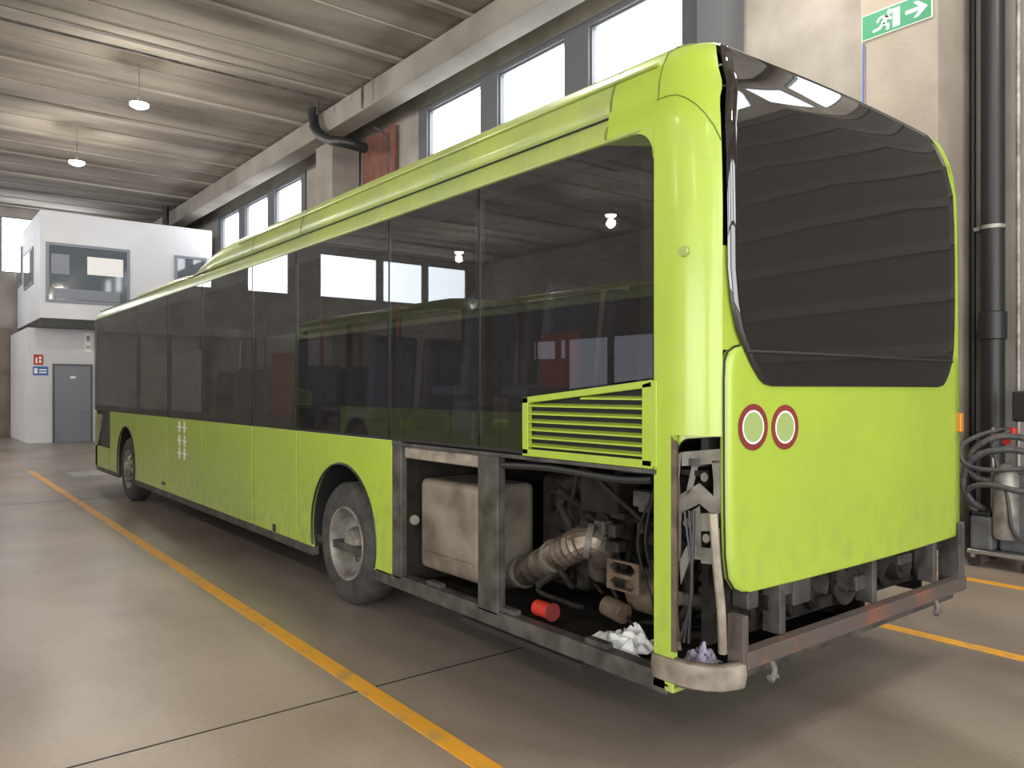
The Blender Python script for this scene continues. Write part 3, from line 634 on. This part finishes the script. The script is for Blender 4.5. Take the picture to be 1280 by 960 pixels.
# tail lamp opening brackets
A_=Vector((.035,-.075,0)); B_=Vector((.115,-.285,0)); dd=(B_-A_); nn=Vector((dd.y,-dd.x,0)).normalized()
def TB(u,v,w): p=A_+dd*u+nn*w; return (p.x,p.y,v)
def tbz(py): return CZ+(HZ-py)*3.56/F
fl=MB()
def strip(pts): fl.prism([(u,tbz(p)) for u,p in pts],TB,.0,.012)
strip([(-.02,708),(.15,704),(.18,640),(.12,600),(.18,566),(-.02,572)])
strip([(.18,584),(.18,566),(.98,560),(.98,578)])
strip([(.80,574),(.98,574),(.98,640),(.84,640),(.84,600)])
strip([(.16,644),(.14,620),(.55,604),(.86,620),(.86,644),(.55,630)])
strip([(.38,700),(.38,640),(.56,632),(.60,700)])
strip([(.58,664),(.57,642),(.95,638),(.95,662)])
strip([(.82,700),(.82,658),(.97,658),(.97,700)])
strip([(.58,704),(.58,684),(.84,684),(.84,704)])
strip([(.26,620),(.38,618),(.54,580),(.40,580)])
strip([(.13,704),(.42,668),(.42,690),(.16,734)])
for (u,p) in ((.66,596),(.30,655),(.70,672)):
    fl.prism([(u+.08*math.cos(t*.785),tbz(p)+.022*math.sin(t*.785)) for t in range(8)],TB,.004,.02)
fl.build('lamp_bracket',M['brk'],bus,bevel=.002,label='tall pale perforated bracket in the tail lamp opening')
MB().prism([(0,.44),(.12,.44),(.12,1.40),(0,1.44)],TB,.015,.04).build('corner_strut',M['brass'],bus)
MB().tube(spline([TB(.86,tbz(640),.03),TB(.93,tbz(700),.03),TB(1.0,tbz(760),.01),TB(1.02,.46,.0)],6),.020,8).build('corner_strut',M['beige'],bus,smooth=True)
MB().prism([(.0,.45),(.2,.45),(.12,.6),(.0,.75)],TB,.02,.03).build('corner_gusset',M['rust'],bus)
cfil=[(-.02,1.445),(-.02,1.30)]+[(.30-.30*math.cos(t),1.30+.125*math.sin(t)) for t in [k*math.pi/16 for k in range(1,9)]]+[(1.02,1.44),(1.02,1.455)]
MB().prism(cfil,TB,-.012,-.004).build('opening_surround',M['green'],bus)
MB().tube([TB(u,v,-.012) for u,v in cfil[1:-1]],.006,6).build('opening_edge',M['black'],bus,smooth=True)
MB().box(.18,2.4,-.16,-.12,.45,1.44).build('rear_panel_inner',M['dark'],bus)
for k in range(3): MB().tube(spline([TB(.2+.1*k,.50,.06),TB(.5,.75+.05*k,.08),TB(.3+.1*k,1.1,.05)],6),.007,6).build('cable',M['pipe'],bus,smooth=True)
# bumper corner piece
Kc=[(0.0,.02),(0.0,-.08),(.012,-.17),(.05,-.25),(.10,-.30),(.17,-.325),(.22,-.33)]
rows=[]
for z,e in ((.285,.02),(.30,.0),(.36,-.012),(.40,-.006),(.41,.015)): rows.append([(x+e*(1 if i<4 else .3),y+e*(0 if i<3 else 1),z) for i,(x,y) in enumerate(Kc)])
MB().loft(rows).build('bumper_corner',M['beige'],bus,smooth=True,solid=.012)
MB().box(.0,.1,-.10,.03,.245,.29).build('corner_foot',M['greenw'],bus,bevel=.01)
# rear lower frame
MB().box(.22,2.56,-.35,-.28,.375,.455).build('rear_crossbeam',M['rust'],bus,bevel=.006)
MB().box(.24,2.56,-.27,-.20,.30,.36).build('rear_crossbeam',M['frame'],bus,bevel=.006)
MB().box(2.50,2.58,-.33,-.2,.36,.80).build('end_bracket',M['frame'],bus,bevel=.006)
MB().box(.2,.24,-.34,-.25,.38,.62).build('end_bracket',M['rust'],bus,bevel=.006)
for (x,z,r) in ((1.0,.62,.10),(1.28,.60,.13),(1.62,.66,.09),(.62,.60,.08),(1.95,.60,.10)):
    MB().lathe([(.0,-.04),(r*.4,-.045),(r*.5,-.02),(r*.85,-.02),(r,-.04),(r,.03),(0,.03)],(x,-.20,z),'y',24).build('pulley',M['engine'],bus,smooth=True)
for k in range(10):
    x=.35+k*.2; j1,j2=random.uniform(-.08,.1),random.uniform(-.1,.1); MB().tube(spline([(x,-.17,.80),(x+j1,-.22,.66),(x+j2,-.22,.56),(x+.1,-.17,.48)],5),random.choice((.008,.013,.018)),6).build('hose',M[random.choice(('hoseb','dark'))],bus,smooth=True)
for k in range(10):
    x=.35+k*.21+random.uniform(-.05,.05); z=random.uniform(.48,.66)
    MB().box(x,x+random.uniform(.08,.18),-.26,-.165,z,z+random.uniform(.06,.16)).build('small_fitting',M[random.choice(('engine','engine','dark','frame'))],bus,bevel=.01)
for x in (.55,1.45,2.2): MB().box(x,x+.05,-.3,-.2,.46,.72).build('engine_mount',M['frame'],bus,bevel=.005)
for x in (.42,2.14): MB().tube(spline([(x,-.33,.38),(x+.02,-.34,.33),(x-.02,-.35,.29)],4),.016,8).tube([(x-.04,-.35,.31),(x+.03,-.35,.30)],.012,8).build('tow_fitting',M['brk'],bus,smooth=True)
MB().box(.3,.42,2.4,13,.3,.42).box(2.1,2.22,2.4,13,.3,.42).box(.2,2.35,5,9.5,.2,.34).build('underbody',M['dark'],bus)
# wheels
def wheel(yc,side,rear):
    s=1 if side==0 else -1; x0=.045 if side==0 else BW-.045; R=.49
    pf=lambda pr:[(r,s*h) for r,h in pr]
    t=MB().lathe(pf([(.29,.0),(.33,-.015),(.42,-.02),(.465,0),(R,.03),(R,.22),(.465,.25),(.33,.26),(.29,.24)]),(x0,yc,R),'x',48).build('wheel',M['tyre'],bus,smooth=True)
    if rear: pr=[(.30,.0),(.295,-.014),(.28,-.012),(.268,.01),(.262,.04),(.255,.10),(.245,.14),(.225,.165),(.20,.17),(.17,.155),(.12,.15)]
    else: pr=[(.30,.0),(.295,-.014),(.28,-.012),(.268,.01),(.262,.03),(.25,.04),(.20,.0),(.15,-.03),(.12,-.03)]
    MB().lathe(pf(pr),(x0,yc,R),'x',48).build('rim',M['rim'],t,smooth=True)
    hp=[(.13,.15),(.115,.06),(.10,.03),(.07,.02),(.0,.02)] if rear else [(.14,-.02),(.11,-.03),(.08,-.055),(.0,-.06)]
    h=MB().lathe(pf(hp),(x0,yc,R),'x',32)
    for k in range(10):
        a=k*math.pi/5; h.lathe(pf([(.0,.125 if rear else -.05),(.013,.125 if rear else -.05),(.013,.16 if rear else -.02)]),(x0,yc+.158*math.cos(a),R+.158*math.sin(a)),'x',6)
    h.build('hub',M['rim'],t,smooth=True)
    for k in range(10):
        a=(k+.5)*math.pi/5; pts=[]
        for q in range(12):
            b=q*math.pi/6; u=.026*math.cos(b); v=.017*math.sin(b)
            ra=.212+v; an=a+u/.212; dep=.160 if rear else (.008+.8*v)
            pts.append((x0+s*(dep-.006 if rear else dep-.012),yc+ra*math.cos(an),R+ra*math.sin(an)))
        MB().add(pts,[tuple(range(12))]).build('hand_hole',M['seam'],t)
    t.location.z-=LIFT
for yc,rear in ((RW,True),(FWY,False)):
    for side in (0,1): wheel(yc,side,rear)
# side details
y2=onx(227.5,550,0)[0]
for dy in (-.11,.11):
    for pz in (534,551,567):
        zz=onx(227.5,pz,0)[1]; dm=MB()
        dm.box(-.003,-.001,y2+dy-.028,y2+dy+.028,zz-.070,zz+.070)
        dm.box(-.0035,-.0012,y2+dy-.075,y2+dy+.075,zz-.013,zz+.013)
        dm.build('crossed_bar_decal',M['white'],bus)
yy,zz=onx(343,659,0); MB().box(-.004,.0,yy-.04,yy+.04,zz-.04,zz+.03).build('fuel_latch',M['black'],bus,bevel=.003)
yy,zz=onx(205,604,0); MB().box(-.02,.0,yy-.06,yy+.06,zz-.02,zz+.02).build('panel_latch',M['black'],bus,bevel=.004)
MB().lathe([(0,-.012),(.022,-.01),(.026,0)],(.010,-.155,2.28),'x',20).build('corner_cap',M['greenw'],bus,smooth=True)
bus.location.z=LIFT
# loose things in the bay
def rag(name,cx,cy,cz,sx,sy,sz,m,label,seed):
    n=26; rows=[]
    for i in range(n):
        r=[]
        for j in range(n):
            u=i/(n-1)-.5; v=j/(n-1)-.5; e=max(0,1-(u*u+v*v)*3.4)
            wob=noise.noise(Vector((u*5+seed,v*5,0))); w2=noise.noise(Vector((u*4+9,v*4+seed,3)))
            rdg=abs(noise.noise(Vector((u*6,v*6+seed,7))))
            r.append((cx+(u+.22*w2)*sx,cy+(v+.22*wob)*sy,cz+max(.004,sz*(.25+e)*(.3+1.4*rdg))))
        rows.append(r)
    return tag(MB().loft(rows).build(name,M[m],smooth=True,solid=.004),label,'rag')
qy=onx(764,790,.12)[0]
rag('cleaning_rag',.22,qy,.372,.25,.36,.075,'rag','crumpled white and green rag lying in the open engine bay',3)
rag('cleaning_rag',.18,-.12,.44,.12,.14,.07,'ragp','crumpled purple rag behind the missing tail lamp opening',8)
qy=onx(681,776,.14)[0]
rf=thing('red_filter',(.14,qy,.40),'small round red filter part on the bay sill','filter')
MB().tube([(.14,qy-.06,.455),(.14,qy+.07,.455)],.045,16).build('filter_body',M['red'],rf,smooth=True)
MB().tube([(.14,qy-.075,.455),(.14,qy-.06,.455)],.052,16).build('filter_cap',M['redb'],rf,smooth=True)
# second bus, mirrored in the glass
b2=copy_tree(bus); b2.location=(-6.35,9.7,LIFT); b2.rotation_euler=(0,0,math.pi)
b2['label']='second lime green bus parked opposite, seen only mirrored in the side windows'
# ---------------------------------------------------------------- workshop machine at right
CZ=1.73
mx,my=onz(1250,708)
mc=thing('workshop_machine',(mx,my,0),'dark wheeled workshop machine with looped hoses at the right edge','machine')
MB().box(mx-.22,mx+.35,my-.38,my+.22,.13,.17).build('base_frame',M['alu'],mc,bevel=.01)
MB().box(mx-.2,mx+.12,my+.0,my+.2,.17,.50).build('cabinet',M['cabinet'],mc,bevel=.03)
MB().box(mx-.2,mx+.08,my+.02,my+.18,.505,.54).build('cabinet_lid',M['black'],mc,bevel=.01)
MB().box(mx-.1,mx+.3,my-.34,my-.02,.17,.95).build('cabinet',M['cabinet'],mc,bevel=.03)
MB().lathe([(.0,0),(.09,.0),(.11,.03),(.11,.60),(.08,.68),(.03,.72),(0,.72)],(mx-.14,my-.10,.3),'z',28).build('pressure_tank',M['galv'],mc,smooth=True)
MB().tube([(mx+.1,my-.2,.9),(mx+.1,my-.2,1.5)],.02,10).build('pole',M['alu'],mc,smooth=True)
MB().tube([(mx+.1,my+.1,.5),(mx+.1,my+.1,1.35)],.018,10).build('pole',M['alu'],mc,smooth=True)
MB().box(mx+.0,mx+.2,my-.28,my-.10,1.42,1.72).build('gauge_box',M['black'],mc,bevel=.02)
MB().lathe([(0,-.03),(.035,-.03),(.04,.0),(.04,.04)],(mx-.02,my-.12,1.32),'z',16).build('valve_knob',M['red'],mc,smooth=True)
MB().lathe([(0,-.02),(.03,-.02),(.03,.03),(0,.03)],(mx+.02,my-.05,1.22),'x',16).build('valve_knob',M['red'],mc,smooth=True)
for pts,r2 in (([(.1,-.25,1.25),(-.12,-.05,1.28),(-.2,.15,1.15),(-.22,.2,.95),(-.2,.05,.85),(-.1,-.2,.95),(.0,-.35,.9)],.03),
               ([(.1,-.3,1.1),(-.15,-.12,1.16),(-.24,.12,1.08),(-.25,.24,.86),(-.24,.18,.66),(-.12,.1,.56)],.032),
               ([(.05,-.35,1.0),(-.2,-.2,.98),(-.26,.05,.96),(-.28,.22,1.02),(-.24,.25,1.18),(-.1,.1,1.3),(.05,-.05,1.34)],.022),
               ([(.0,-.4,.8),(-.22,-.25,.78),(-.28,.0,.82),(-.27,.18,.76),(-.2,.2,.6),(-.15,.15,.54)],.026),
               ([(-.05,-.1,1.34),(-.16,.0,1.2),(-.2,-.05,1.0),(-.24,-.15,.7),(-.24,-.2,.4),(-.1,-.3,.25)],.016)):
    sp=spline([(mx+a,my+b,c_) for a,b,c_ in pts],8)
    MB().tube(sp,[r2*(1+.08*(i%2)) for i in range(len(sp))],10).build('hose',M['hose'],mc)
for dx_,dy_ in ((-.17,.17),(-.17,-.3),(.3,.17),(.3,-.3)):
    cst=MB().tube([(mx+dx_-.015,my+dy_,.055),(mx+dx_+.02,my+dy_,.055)],.055,20).build('castor',M['black'],mc,smooth=True)
    MB().box(mx+dx_-.03,mx+dx_+.035,my+dy_-.02,my+dy_+.02,.09,.13).build('castor_fork',M['alu'],cst)
SC.view_settings.view_transform='Standard'
SC.view_settings.exposure=.45
